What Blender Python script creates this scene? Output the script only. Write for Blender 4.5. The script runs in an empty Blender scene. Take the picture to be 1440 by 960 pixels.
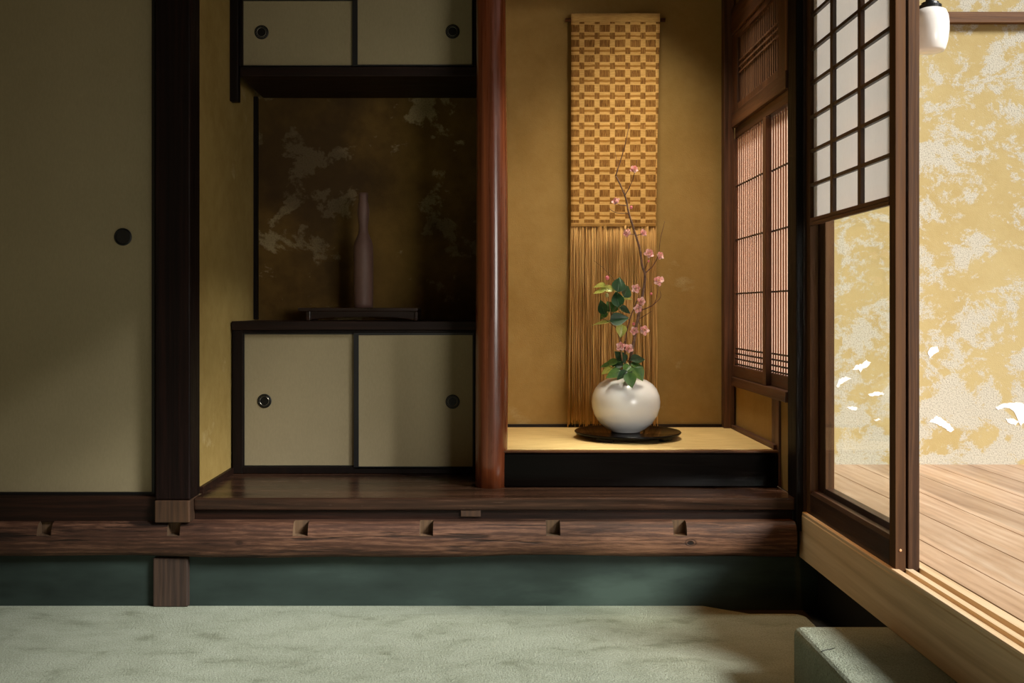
import bpy, bmesh, math, random
from mathutils import Vector, Matrix, Euler
random.seed(7)
C = bpy.context.scene.collection
PI = math.pi
F = 1400.0            # focal length in pixels (1440 wide)
VX, VY = 688.0, 434.0 # vanishing point of the depth lines
H = 1.109             # camera height


def PX(px, Y): return (px - VX) * Y / F
def PZ(py, Y): return H + (VY - py) * Y / F
def P(px, py, Y): return Vector((PX(px, Y), Y, PZ(py, Y)))


def lin(r, g=None, b=None):
    if g is None: g = b = r
    f = lambda c: (c / 255) / 12.92 if c / 255 <= .04045 else ((c / 255 + .055) / 1.055) ** 2.4
    return (f(r), f(g), f(b), 1)


# ------------------------------------------------------------------ objects
def new_bm(): return bmesh.new()


def box(bm, x0, x1, y0, y1, z0, z1):
    v = [bm.verts.new((x, y, z)) for z in (z0, z1) for y in (y0, y1) for x in (x0, x1)]
    for f in ((0, 2, 3, 1), (4, 5, 7, 6), (0, 1, 5, 4), (2, 6, 7, 3), (0, 4, 6, 2), (1, 3, 7, 5)):
        bm.faces.new([v[i] for i in f])
    return v


def bx(x0, x1, y0, y1, z0, z1):
    bm = new_bm(); box(bm, x0, x1, y0, y1, z0, z1); return bm


def lathe(bm, prof, cx, cy, seg=48, cap=True):
    rings = []
    for r, z in prof:
        rings.append([bm.verts.new((cx + r * math.cos(2 * PI * i / seg), cy + r * math.sin(2 * PI * i / seg), z)) for i in range(seg)])
    for a, b in zip(rings, rings[1:]):
        for i in range(seg):
            j = (i + 1) % seg
            bm.faces.new((a[i], a[j], b[j], b[i]))
    if cap:
        bm.faces.new(rings[0][::-1]); bm.faces.new(rings[-1])
    return rings


def lathe_y(bm, prof, cx, cz, seg=32, cap=True):
    """lathe about the depth axis: prof of (r, y)"""
    rings = []
    for r, y in prof:
        rings.append([bm.verts.new((cx + r * math.cos(2 * PI * i / seg), y, cz + r * math.sin(2 * PI * i / seg))) for i in range(seg)])
    for a, b in zip(rings, rings[1:]):
        for i in range(seg):
            j = (i + 1) % seg
            bm.faces.new((a[i], a[j], b[j], b[i]))
    if cap:
        bm.faces.new(rings[0][::-1]); bm.faces.new(rings[-1])


def tube(bm, pts, rads, seg=8):
    pts = [Vector(p) for p in pts]
    rings = []
    up = Vector((.13, 1, .07)).normalized()
    for i, p in enumerate(pts):
        d = (pts[min(i + 1, len(pts) - 1)] - pts[max(i - 1, 0)]).normalized()
        a = d.cross(up)
        if a.length < 1e-4: a = d.cross(Vector((1, 0, 0)))
        a.normalize(); b = d.cross(a).normalized()
        r = rads[i] if isinstance(rads, (list, tuple)) else rads
        rings.append([bm.verts.new(p + a * r * math.cos(2 * PI * k / seg) + b * r * math.sin(2 * PI * k / seg)) for k in range(seg)])
    for a, b in zip(rings, rings[1:]):
        for k in range(seg):
            j = (k + 1) % seg
            bm.faces.new((a[k], a[j], b[j], b[k]))
    bm.faces.new(rings[0][::-1]); bm.faces.new(rings[-1])


def prism(bm, poly, axis, a, b):
    """extrude a 2D polygon along an axis ('x': poly is (y,z); 'y': (x,z); 'z': (x,y))"""
    def mk(p, t):
        if axis == 'x': return (t, p[0], p[1])
        if axis == 'y': return (p[0], t, p[1])
        return (p[0], p[1], t)
    A = [bm.verts.new(mk(p, a)) for p in poly]; B = [bm.verts.new(mk(p, b)) for p in poly]
    n = len(poly)
    bm.faces.new(A[::-1]); bm.faces.new(B)
    for i in range(n):
        j = (i + 1) % n
        bm.faces.new((A[i], A[j], B[j], B[i]))


def obj(name, bm, m, parent=None, smooth=False, bevel=0, seg=2, origin=None):
    bmesh.ops.recalc_face_normals(bm, faces=bm.faces[:])
    me = bpy.data.meshes.new(name)
    if parent is not None:
        off = Vector((0, 0, 0)); q = parent
        while q is not None: off += q.location; q = q.parent
    else:
        if origin is None:
            co = [v.co for v in bm.verts]
            lo = [min(c[i] for c in co) for i in range(3)]; hi = [max(c[i] for c in co) for i in range(3)]
            origin = ((lo[0] + hi[0]) / 2, (lo[1] + hi[1]) / 2, lo[2])
        off = Vector(origin)
    bm.transform(Matrix.Translation(-off))
    bm.to_mesh(me); bm.free()
    o = bpy.data.objects.new(name, me); C.objects.link(o)
    if parent is not None: o.parent = parent
    else: o.location = off
    for mm in (m if isinstance(m, (list, tuple)) else [m]): me.materials.append(mm)
    if smooth:
        for p in me.polygons: p.use_smooth = True
    if bevel:
        b = o.modifiers.new('bevel', 'BEVEL'); b.width = bevel; b.segments = seg; b.limit_method = 'ANGLE'; b.angle_limit = math.radians(40)
        b.harden_normals = False
    return o


def tag(o, label, cat, group=None, kind=None):
    o['label'] = label; o['category'] = cat
    if group: o['group'] = group
    if kind: o['kind'] = kind
    return o


def thing(name, loc, label, cat, group=None, kind=None):
    o = bpy.data.objects.new(name, None); C.objects.link(o); o.location = loc
    o.empty_display_size = .1
    return tag(o, label, cat, group, kind)


def struct(name, bm, m, label, cat, bevel=0, **k):
    return tag(obj(name, bm, m, bevel=bevel, **k), label, cat, kind='structure')


# ------------------------------------------------------------------ materials
class NT:
    def __init__(s, name):
        s.m = bpy.data.materials.new(name); s.m.use_nodes = True
        s.t = s.m.node_tree; s.n = s.t.nodes; s.l = s.t.links
        s.bsdf = s.n['Principled BSDF']; s.out = s.n['Material Output']
    def node(s, typ, **k):
        q = s.n.new(typ)
        for a, v in k.items(): setattr(q, a, v)
        return q
    def link(s, a, b): s.l.new(a, b)
    def coord(s, scale=(1, 1, 1), rot=(0, 0, 0), loc=(0, 0, 0)):
        c = s.node('ShaderNodeTexCoord'); mp = s.node('ShaderNodeMapping')
        mp.inputs['Scale'].default_value = scale; mp.inputs['Rotation'].default_value = rot; mp.inputs['Location'].default_value = loc
        s.link(c.outputs['Object'], mp.inputs['Vector']); return mp.outputs['Vector']
    def noise(s, vec, scale, detail=4, rough=.55, dist=0):
        q = s.node('ShaderNodeTexNoise'); q.inputs['Scale'].default_value = scale
        q.inputs['Detail'].default_value = detail; q.inputs['Roughness'].default_value = rough; q.inputs['Distortion'].default_value = dist
        s.link(vec, q.inputs['Vector']); return q.outputs['Fac']
    def ramp(s, fac, stops, interp='LINEAR'):
        q = s.node('ShaderNodeValToRGB'); e = q.color_ramp.elements; q.color_ramp.interpolation = interp
        while len(e) < len(stops): e.new(.5)
        for i, (p, c) in enumerate(stops):
            e[i].position = p; e[i].color = c if isinstance(c, tuple) else (c, c, c, 1)
        s.link(fac, q.inputs['Fac']); return q.outputs['Color']
    def mix(s, fac, a, b, mode='MIX'):
        q = s.node('ShaderNodeMixRGB', blend_type=mode)
        for v, i in ((fac, 0), (a, 1), (b, 2)):
            if isinstance(v, (int, float)): q.inputs[i].default_value = v if i == 0 else (v, v, v, 1)
            elif isinstance(v, tuple): q.inputs[i].default_value = v
            else: s.link(v, q.inputs[i])
        return q.outputs[0]
    def math(s, op, a, b=0.0, c=0.0):
        q = s.node('ShaderNodeMath', operation=op)
        for i, v in enumerate((a, b, c)):
            if isinstance(v, (int, float)): q.inputs[i].default_value = v
            else: s.link(v, q.inputs[i])
        return q.outputs[0]
    def bump(s, h, strength=.3, dist=.01, nrm=None):
        q = s.node('ShaderNodeBump'); q.inputs['Strength'].default_value = strength; q.inputs['Distance'].default_value = dist
        s.link(h, q.inputs['Height'])
        if nrm is not None: s.link(nrm, q.inputs['Normal'])
        return q.outputs['Normal']
    def set(s, color=None, rough=None, normal=None, **k):
        b = s.bsdf
        for key, v in (('Base Color', color), ('Roughness', rough), ('Normal', normal)):
            if v is None: continue
            if isinstance(v, (int, float, tuple)): b.inputs[key].default_value = v
            else: s.link(v, b.inputs[key])
        for key, v in k.items(): b.inputs[key.replace('_', ' ')].default_value = v
        return s.m


def flat(name, col, rough=.5, var=.08, scale=30, **k):
    t = NT(name); n = t.noise(t.coord(), scale, 3)
    c = t.ramp(n, [(.3, tuple(x * (1 - var) for x in col[:3]) + (1,)), (.7, tuple(min(1, x * (1 + var)) for x in col[:3]) + (1,))])
    return t.set(c, rough, **k)


def wood(name, dark, mid, light, axis='z', rough=.45, fine=60, bump=.25, knots=False, spec=.5, long=1.0, coat=0):
    t = NT(name)
    sc = {'x': (.05 * long, 1, 1), 'y': (1, .05 * long, 1), 'z': (1, 1, .05 * long)}[axis]
    v = t.coord(sc)
    big = t.noise(v, 9, 5, .6, 1.2)
    fin = t.noise(v, fine * 2.2, 4, .65)
    w = t.node('ShaderNodeTexWave', wave_type='BANDS', bands_direction={'x': 'Z', 'y': 'X', 'z': 'X'}[axis])
    w.inputs['Scale'].default_value = fine * .22; w.inputs['Distortion'].default_value = 9; w.inputs['Detail'].default_value = 3
    w.inputs['Detail Scale'].default_value = 1.2
    t.link(v, w.inputs['Vector'])
    f = t.math('ADD', t.math('MULTIPLY', big, .62), t.math('ADD', t.math('MULTIPLY', fin, .30), t.math('MULTIPLY', w.outputs['Fac'], .08)))
    c = t.ramp(f, [(.32, dark), (.5, mid), (.68, light)])
    h = fin
    if knots:
        # lengthwise cracks and worn pale streaks
        cr = t.noise(t.coord(tuple(a * (.5 if a < 1 else 1) for a in sc), loc=(3, 1, 2)), 34, 4, .6, .3)
        crack = t.ramp(cr, [(.60, 0.0), (.66, 1.0)])
        c = t.mix(t.math('MULTIPLY', crack, .8), c, tuple(x * .25 for x in dark[:3]) + (1,))
        pale = t.ramp(t.noise(t.coord(sc, loc=(9, 4, 7)), 16, 6, .75, .6), [(.55, 0.0), (.72, 1.0)])
        c = t.mix(t.math('MULTIPLY', pale, .35), c, tuple(min(1, x * 1.9) for x in light[:3]) + (1,))
        vo = t.node('ShaderNodeTexVoronoi', feature='F1'); vo.inputs['Scale'].default_value = 4.6
        t.link(t.coord((.85, .001, 1.35), loc=(.31, .2, .46)), vo.inputs['Vector'])
        kn = t.ramp(vo.outputs['Distance'], [(.0, 1.0), (.045, .85), (.055, .1), (.075, .6), (.10, 0.0)])
        c = t.mix(kn, c, tuple(x * .2 for x in dark[:3]) + (1,))
        h = t.math('SUBTRACT', fin, t.math('ADD', t.math('MULTIPLY', crack, .8), t.math('MULTIPLY', kn, .7)))
    r = t.ramp(fin, [(.3, rough * .85), (.7, min(1, rough * 1.2))])
    t.set(c, r, t.bump(h, bump, .003))
    t.bsdf.inputs['Specular IOR Level'].default_value = spec
    if coat:
        t.bsdf.inputs['Coat Weight'].default_value = coat; t.bsdf.inputs['Coat Roughness'].default_value = .15
    return t.m


def plaster(name, base, base2, flake, lo, hi, scale=2.2, grain=.35, seedloc=(0, 0, 0), flake_bump=1.0, stain=None, zfade=None, rgh=.62, fine_flake=False):
    t = NT(name)
    v = t.coord(loc=seedloc)
    n1 = t.noise(v, 1.6, 5, .6)
    n2 = t.noise(v, 14, 6, .65)
    c = t.ramp(t.math('ADD', t.math('MULTIPLY', n1, .65), t.math('MULTIPLY', n2, .35)), [(.35, base2), (.62, base)])
    ms = t.noise(t.coord((1, 1, 1.15), loc=seedloc), scale, 10, rgh, .25)
    if zfade:                                   # flaking concentrates low on the wall
        tc = t.node('ShaderNodeTexCoord'); sx = t.node('ShaderNodeSeparateXYZ'); t.link(tc.outputs['Object'], sx.inputs[0])
        mr = t.node('ShaderNodeMapRange'); t.link(sx.outputs['Z'], mr.inputs['Value'])
        mr.inputs['From Min'].default_value = zfade[0]; mr.inputs['From Max'].default_value = zfade[1]
        mr.inputs['To Min'].default_value = zfade[2]; mr.inputs['To Max'].default_value = zfade[3]
        ms = t.math('ADD', ms, mr.outputs[0])
    mask = t.ramp(ms, [(lo, 0.0), (hi, 1.0)])
    if fine_flake:
        m2 = t.ramp(t.noise(t.coord((1, 1, 1.3), loc=(seedloc[0] + 4, 1, 2)), scale * 2.7, 8, .74, .4), [(hi + .02, 0.0), (hi + .07, 1.0)])
        mask = t.math('MAXIMUM', mask, t.math('MULTIPLY', m2, .8))
    sp = t.noise(v, 150, 3, .7)
    fl = t.mix(t.ramp(sp, [(.36, 1.0), (.52, 0.0)]), flake, tuple(x * .62 for x in flake[:3]) + (1,))
    c = t.mix(t.math('MULTIPLY', mask, .9), c, fl)
    if stain:
        st = t.ramp(t.noise(t.coord(loc=(5, 2, 8)), 1.3, 5, .6), [(.42, 0.0), (.62, 1.0)])
        c = t.mix(t.math('MULTIPLY', st, .75), c, stain)
    fine = t.noise(v, 220, 2, .6)
    rg_ = t.math('MULTIPLY', t.math('MULTIPLY', sp, mask), 1.6 * flake_bump)
    hgt = t.math('ADD', t.math('ADD', t.math('MULTIPLY', fine, grain), t.math('MULTIPLY', n2, .8)), t.math('SUBTRACT', rg_, t.math('MULTIPLY', mask, .9)))
    return t.set(c, .92, t.bump(hgt, .42, .004), Specular_IOR_Level=.15)


def paper(name, col, emis=0, transl=.5, speck=.08):
    t = NT(name)
    v = t.coord()
    n = t.math('ADD', t.math('MULTIPLY', t.noise(v, 3, 4), .5), t.math('MULTIPLY', t.noise(t.coord((1, 1, .35)), 160, 3, .7), .5))
    c = t.ramp(n, [(.35, tuple(x * (1 - speck) for x in col[:3]) + (1,)), (.65, tuple(min(1, x * (1 + speck)) for x in col[:3]) + (1,))])
    if not transl:
        return t.set(c, .85, t.bump(t.noise(v, 300, 2), .12, .001), Specular_IOR_Level=.15)
    d = t.node('ShaderNodeBsdfDiffuse'); tr = t.node('ShaderNodeBsdfTranslucent'); mx = t.node('ShaderNodeMixShader')
    t.link(c, d.inputs['Color']); t.link(c, tr.inputs['Color']); mx.inputs[0].default_value = transl
    t.link(d.outputs[0], mx.inputs[1]); t.link(tr.outputs[0], mx.inputs[2]); t.link(mx.outputs[0], t.out.inputs['Surface'])
    return t.m


def glass(name):
    t = NT(name)
    lw = t.node('ShaderNodeLayerWeight'); lw.inputs['Blend'].default_value = .5
    fac = t.math('ADD', t.math('MULTIPLY', t.math('POWER', lw.outputs['Facing'], 3.5), .12), .015)
    geo_n = t.bump(t.noise(t.coord(), 3, 2), .02, .01)
    a = t.node('ShaderNodeBsdfTransparent'); a.inputs['Color'].default_value = (.975, .985, .975, 1)
    g = t.node('ShaderNodeBsdfGlossy'); g.inputs['Roughness'].default_value = .02; g.inputs['Color'].default_value = (.85, .9, 1, 1)
    t.link(geo_n, g.inputs['Normal'])
    mx = t.node('ShaderNodeMixShader'); t.link(fac, mx.inputs[0]); t.link(a.outputs[0], mx.inputs[1]); t.link(g.outputs[0], mx.inputs[2])
    t.link(mx.outputs[0], t.out.inputs['Surface'])
    return t.m


M = {}
M['dark_wood'] = wood('dark_wood', lin(7, 4, 3), lin(16, 9, 6), lin(28, 16, 10), 'z', .55, spec=.15)
M['dark_wood_x'] = wood('dark_wood_x', lin(14, 7, 4), lin(32, 17, 10), lin(52, 29, 18), 'x', .5, spec=.2)
M['post_wood'] = wood('post_wood', lin(9, 4, 3), lin(22, 10, 7), lin(38, 19, 13), 'z', .55, spec=.15)
M['stub_wood'] = wood('stub_wood', lin(30, 20, 14), lin(52, 36, 26), lin(76, 55, 38), 'z', .65)
M['post_foot'] = wood('post_foot', lin(38, 24, 13), lin(64, 42, 24), lin(90, 60, 36), 'z', .6)
M['log'] = wood('log_wood', lin(34, 21, 15), lin(72, 47, 34), lin(126, 90, 68), 'x', .55, fine=80, bump=.8, knots=True, spec=.3, long=2.2)
M['notch'] = wood('notch_wood', lin(52, 38, 24), lin(86, 64, 42), lin(116, 90, 62), 'z', .8)
M['board'] = wood('floor_board', lin(24, 15, 10), lin(52, 34, 24), lin(88, 60, 44), 'x', .24, fine=55, bump=.1, spec=.35)
M['black'] = flat('black_lacquer_frame', lin(5, 5, 5), .5)
M['lacquer'] = flat('black_lacquer', lin(6, 5, 5), .14, Specular_IOR_Level=.14)
M['kamachi'] = wood('lacquer_sill', lin(5, 3, 3), lin(8, 5, 4), lin(14, 8, 6), 'x', .2, bump=.02, spec=.12)
M['kamachi_edge'] = wood('lacquer_sill_edge', lin(60, 34, 18), lin(92, 55, 28), lin(120, 76, 40), 'x', .3, bump=.05)
M['pillar'] = wood('pillar_wood', lin(58, 25, 11), lin(100, 48, 23), lin(140, 76, 40), 'z', .28, fine=34, bump=.04, long=.5, coat=.3)
M['fusuma'] = paper('fusuma_paper', lin(150, 138, 108), transl=0)
M['wainscot'] = None
M['shoji'] = paper('shoji_paper', lin(236, 232, 228), transl=.56, speck=.03)
M['koshi_paper'] = paper('window_paper', lin(255, 238, 224), transl=.7, speck=.03)
M['glass'] = glass('clear_glass')
M['door_wood'] = wood('door_wood', lin(52, 33, 18), lin(80, 53, 31), lin(100, 70, 44), 'z', .7, fine=50, bump=.1, spec=.15)
M['door_dark'] = wood('door_dark_wood', lin(30, 19, 13), lin(52, 34, 23), lin(76, 52, 36), 'z', .45)
M['rail_dark'] = wood('door_rail_wood', lin(32, 19, 11), lin(58, 36, 22), lin(84, 55, 35), 'y', .45)
M['slat'] = wood('slat_wood', lin(116, 70, 48), lin(146, 94, 68), lin(176, 122, 94), 'z', .6, fine=50, bump=.1)
M['frame_y'] = wood('window_frame_wood', lin(48, 26, 14), lin(84, 50, 28), lin(116, 73, 43), 'y', .5)
M['frame_z'] = wood('window_post_wood', lin(52, 28, 15), lin(90, 54, 31), lin(124, 80, 50), 'z', .5)
M['transom'] = wood('transom_wood', lin(74, 50, 34), lin(116, 80, 56), lin(140, 100, 72), 'z', .6)
M['sill'] = wood('pale_cypress', lin(184, 150, 108), lin(216, 186, 144), lin(234, 208, 172), 'y', .5, fine=34, bump=.1)
M['deck'] = wood('deck_wood', lin(150, 114, 86), lin(186, 152, 122), lin(208, 182, 156), 'y', .34, fine=30, bump=.06, long=2.4)
def deck_planks():
    t_m = M['deck']; nt = t_m.node_tree; b = nt.nodes['Principled BSDF']
    src = b.inputs['Base Color'].links[0].from_socket
    tc = nt.nodes.new('ShaderNodeTexCoord'); sx = nt.nodes.new('ShaderNodeSeparateXYZ'); nt.links.new(tc.outputs['Object'], sx.inputs[0])
    m1 = nt.nodes.new('ShaderNodeMath'); m1.operation = 'MULTIPLY_ADD'; m1.inputs[1].default_value = 1 / .1805; m1.inputs[2].default_value = 20.47
    nt.links.new(sx.outputs['X'], m1.inputs[0])
    fl = nt.nodes.new('ShaderNodeMath'); fl.operation = 'FLOOR'; nt.links.new(m1.outputs[0], fl.inputs[0])
    wn = nt.nodes.new('ShaderNodeTexWhiteNoise'); wn.noise_dimensions = '1D'; nt.links.new(fl.outputs[0], wn.inputs['W'])
    mr = nt.nodes.new('ShaderNodeMapRange'); mr.inputs['To Min'].default_value = .82; mr.inputs['To Max'].default_value = 1.08
    nt.links.new(wn.outputs['Value'], mr.inputs['Value'])
    mx = nt.nodes.new('ShaderNodeMixRGB'); mx.blend_type = 'MULTIPLY'; mx.inputs[0].default_value = 1
    nt.links.new(src, mx.inputs[1]); nt.links.new(mr.outputs[0], mx.inputs[2]); nt.links.new(mx.outputs[0], b.inputs['Base Color'])
deck_planks()
M['engawa_beam'] = wood('wall_rail_wood', lin(70, 46, 28), lin(106, 74, 48), lin(132, 98, 66), 'x', .6, spec=.2)
M['plaster_toko'] = plaster('ochre_plaster', lin(166, 134, 78), lin(146, 114, 60), lin(186, 164, 116), .66, .74, 2.5, grain=.6, seedloc=(3.1, 0, 1.2), zfade=(0, .35, .10, 0))
M['plaster_side'] = plaster('side_plaster', lin(168, 144, 86), lin(144, 120, 66), lin(200, 180, 134), .66, .76, 2.5, seedloc=(7, 3, 2))
M['plaster_shelf'] = plaster('shaded_stained_plaster', lin(116, 90, 44), lin(84, 62, 30), lin(158, 140, 102), .565, .60, 4.6, seedloc=(1.4, .6, 4.3), stain=lin(50, 36, 24))  # recess shade painted in as a darker base, along with stains and flakes
M['plaster_engawa'] = plaster('flaking_plaster', lin(188, 170, 122), lin(178, 157, 106), lin(201, 197, 182), .505, .55, 4.4, seedloc=(12, 3, .4), flake_bump=1.3, zfade=(0, 1.0, .05, 0), rgh=.74, fine_flake=True)
M['white_plaster'] = flat('bare_white_plaster', lin(250, 250, 250), .9, .02)
M['ceiling'] = wood('ceiling_boards', lin(40, 27, 18), lin(66, 45, 30), lin(88, 62, 42), 'y', .6)
M['subfloor'] = flat('dark_floor', lin(26, 22, 18), .8)
M['clay'] = flat('brown_clay', lin(98, 72, 62), .62, .06, 40)
M['stand'] = wood('stand_lacquer', lin(18, 10, 7), lin(34, 18, 12), lin(60, 33, 20), 'x', .3, bump=.05)
M['iron'] = flat('dark_iron', lin(10, 10, 10), .45, Metallic=.3)
M['silver'] = flat('worn_silver', lin(150, 146, 130), .35, Metallic=.9)
M['fitter'] = flat('black_fitter', lin(16, 20, 22), .35)
M['bark'] = flat('plum_bark', lin(118, 90, 74), .8, .4, 60)
M['twig'] = flat('twig_bark', lin(98, 64, 48), .75, .3, 80)
M['sprig'] = flat('camellia_stem', lin(128, 96, 58), .7, .2, 60)
M['stamen'] = flat('stamen_yellow', lin(236, 196, 120), .6)
M['calyx'] = flat('calyx_red', lin(120, 42, 44), .6)


def mat_wainscot():
    t = NT('green_black_panel')
    n = t.noise(t.coord((.35, 1, 1.2)), 3.2, 5, .6)
    c = t.ramp(n, [(.35, lin(26, 35, 31)), (.55, lin(44, 56, 51)), (.7, lin(66, 80, 73))])
    return t.set(c, .55, t.bump(t.noise(t.coord(), 60, 3), .06, .002), Specular_IOR_Level=.3)
M['wainscot'] = mat_wainscot()


def mat_carpet(name='wool_carpet'):
    t = NT(name)
    v = t.coord()
    n = t.math('ADD', t.math('MULTIPLY', t.noise(t.coord((.8, 1.3, 1)), 7.5, 6, .62, .3), .75), t.math('MULTIPLY', t.noise(v, 2.0, 2), .25))
    n2 = t.noise(v, 170, 3, .8)
    c = t.ramp(n, [(.36, lin(138, 146, 120)), (.45, lin(164, 172, 148)), (.58, lin(177, 185, 162))])
    c = t.mix(t.math('MULTIPLY', t.ramp(n2, [(.34, 1.0), (.58, 0.0)]), .5), c, lin(96, 100, 78))
    h = t.math('ADD', n2, t.math('MULTIPLY', t.noise(v, 90, 3), .7))
    return t.set(c, .95, t.bump(h, 1.0, .012), Specular_IOR_Level=.05, Sheen_Weight=.15)
M['carpet'] = mat_carpet()


def mat_tatami():
    t = NT('tatami_rush')
    tc = t.coord()
    w = t.node('ShaderNodeTexWave', bands_direction='Y'); w.inputs['Scale'].default_value = 60; w.inputs['Distortion'].default_value = .6
    t.link(tc, w.inputs['Vector'])
    n = t.noise(t.coord((.15, 1, 1)), 60, 4)
    c = t.ramp(t.math('ADD', t.math('MULTIPLY', w.outputs['Fac'], .3), t.math('MULTIPLY', n, .7)), [(.3, lin(200, 164, 98)), (.7, lin(236, 206, 140))])
    return t.set(c, .6, t.bump(w.outputs['Fac'], .25, .002))
M['tatami'] = mat_tatami()


def mat_textile():
    t = NT('woven_textile')
    tc = t.node('ShaderNodeTexCoord'); sx = t.node('ShaderNodeSeparateXYZ'); t.link(tc.outputs['Object'], sx.inputs[0])
    x, z = sx.outputs['X'], sx.outputs['Z']
    pu = .0719; pv = .0703
    u = t.math('FRACT', t.math('ADD', t.math('DIVIDE', x, pu), 10.035))   # 0 at the left edge of a dark cell
    v = t.math('FRACT', t.math('ADD', t.math('DIVIDE', z, pv), 20.02))
    wob = t.math('MULTIPLY', t.math('SUBTRACT', t.noise(t.coord(), 30, 3), .5), .10)
    u = t.math('ADD', u, wob); v = t.math('ADD', v, wob)
    cell_u = t.math('LESS_THAN', u, .67)                                   # inside cell columns
    row_a = t.math('LESS_THAN', v, .47)                                    # rows of open warp
    # band rows: light / medium / light
    vb = t.math('DIVIDE', t.math('SUBTRACT', v, .47), .53)
    midb = t.math('MULTIPLY', t.math('GREATER_THAN', vb, .36), t.math('LESS_THAN', vb, .62))
    inner = t.math('MULTIPLY', t.math('GREATER_THAN', vb, .12), t.math('LESS_THAN', vb, .9))
    fib = t.noise(t.coord((1, 1, .06)), 260, 3, .7)
    fibh = t.noise(t.coord((.06, 1, 1)), 240, 3, .7)
    light = t.ramp(fibh, [(.3, lin(198, 150, 82)), (.7, lin(232, 188, 116))])
    med = t.ramp(fibh, [(.3, lin(150, 102, 42)), (.7, lin(184, 132, 64))])
    dark = t.ramp(fib, [(.3, lin(98, 64, 28)), (.5, lin(146, 102, 50)), (.72, lin(184, 136, 74))])
    not_u = t.math('SUBTRACT', 1.0, cell_u); not_a = t.math('SUBTRACT', 1.0, row_a)
    d1 = t.math('MULTIPLY', cell_u, row_a)
    d2 = t.math('MULTIPLY', t.math('MULTIPLY', not_u, not_a), inner)
    isd = t.math('MAXIMUM', d1, d2)
    ism = t.math('MULTIPLY', t.math('MULTIPLY', cell_u, not_a), midb)
    # plain hem at the top
    hem = t.math('GREATER_THAN', z, 1.0 - .0)
    c = t.mix(isd, t.mix(ism, light, med), dark)
    topz = t.math('GREATER_THAN', z, M['_hem'])
    lowz = t.math('LESS_THAN', z, .017)
    pl = t.math('MAXIMUM', topz, lowz)
    c = t.mix(pl, c, light)
    hgt = t.math('ADD', t.math('MULTIPLY', t.math('SUBTRACT', 1.0, isd), 1.0), t.math('MULTIPLY', fib, .3))
    return t.set(c, .85, t.bump(hgt, .5, .004), Specular_IOR_Level=.1)


def mat_fringe():
    t = NT('fringe_thread')
    n = t.noise(t.coord((1, 1, .02)), 210, 2, .7)
    c = t.ramp(n, [(.3, lin(128, 90, 48)), (.5, lin(186, 142, 84)), (.7, lin(228, 186, 120))])
    return t.set(c, .85, Specular_IOR_Level=.1)


def mat_petal():
    t = NT('plum_petal')
    n = t.noise(t.coord(), 60, 3)
    c = t.ramp(n, [(.3, lin(255, 168, 166)), (.5, lin(255, 204, 198)), (.72, lin(255, 236, 230))])
    return t.set(c, .6, Sheen_Weight=.3)
M['petal'] = mat_petal()
M['bud'] = flat('pink_bud', lin(232, 128, 142), .6)
M['green_bud'] = flat('camellia_bud', lin(176, 168, 112), .5)


def mat_leaf(name, a, b):
    t = NT(name)
    n = t.noise(t.coord(), 26, 3)
    c = t.ramp(n, [(.35, a), (.68, b)])
    return t.set(c, .36, t.bump(t.noise(t.coord(), 50, 2), .15, .003), Specular_IOR_Level=.5)
M['leaf_dark'] = mat_leaf('leaf_dark', lin(20, 48, 28), lin(44, 82, 44))
M['leaf_mid'] = mat_leaf('leaf_mid', lin(44, 86, 34), lin(92, 124, 52))
M['leaf_light'] = mat_leaf('leaf_light', lin(132, 146, 54), lin(204, 196, 104))


def mat_vase():
    t = NT('white_glaze')
    n = t.noise(t.coord(), 5, 3)
    c = t.ramp(n, [(.3, lin(240, 240, 238)), (.7, lin(246, 246, 245))])
    return t.set(c, .18, Coat_Weight=.3, Coat_Roughness=.08)
M['vase'] = mat_vase()


def mat_opal():
    t = NT('opal_glass')
    n = t.noise(t.coord(), 8, 2)
    c = t.ramp(n, [(.3, lin(236, 232, 224)), (.7, lin(248, 245, 240))])
    return t.set(c, .15, Subsurface_Weight=.4, Subsurface_Radius=(.05, .05, .05), Coat_Weight=.3)
M['opal'] = mat_opal()

# ------------------------------------------------------------------ key dimensions
YF = 3.73                    # front edge of the raised board floor
ZB = .400                    # its top
ZT = H - .560                # tatami top
ZD = H - .750                # veranda deck top
ZS = H - .755                # door sill top
YW = 4.72                    # back wall of both alcoves
XL = -1.113                  # alcove side wall
YC = 4.28                    # cabinet fronts
SC = YC / F

# ------------------------------------------------------------------ setting
struct('floor', bx(-3.2, 1.36, -2.5, 3.80, -.08, -.022), M['subfloor'], 'dark sub-floor showing beside the carpet at the right corner', 'floor')
struct('ceiling', bx(-3.2, 1.26, .4, 4.84, 2.78, 2.84), M['ceiling'], 'dark board ceiling above the alcoves', 'ceiling')
struct('wall_back', bx(.0, 1.24, YW, YW + .08, ZB, 2.78), M['plaster_toko'], 'ochre plaster back wall behind the hanging textile', 'wall')
struct('wall_shelf', bx(XL - .08, -.0005, YW, YW + .08, ZB, 2.78), M['plaster_shelf'], 'stained flaking plaster wall behind the brown bottle, recess shade in its dark colour', 'wall')
struct('wall_left', bx(XL - .06, XL, 3.80, YW, ZB, 2.78), M['plaster_side'], 'narrow ochre side wall between the square post and the shelf recess', 'wall')
struct('wall_middle', bx(-.035, .04, 4.08, YW - .001, ZB, 2.78), M['plaster_toko'], 'thin dividing wall hidden behind the round pillar', 'wall')
# side wall of the flower alcove, below and above its window
XK = 1.158
struct('wall_right', bx(XK, XK + .06, 3.86, YW, ZB, H - .34), M['plaster_toko'], 'low ochre plaster strip under the slatted alcove window', 'wall')
struct('wall_right_upper', bx(XK, XK + .06, 3.88, YW, H + 1.40, 2.78), M['plaster_toko'], 'ochre plaster above the alcove transom', 'wall')
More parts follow.
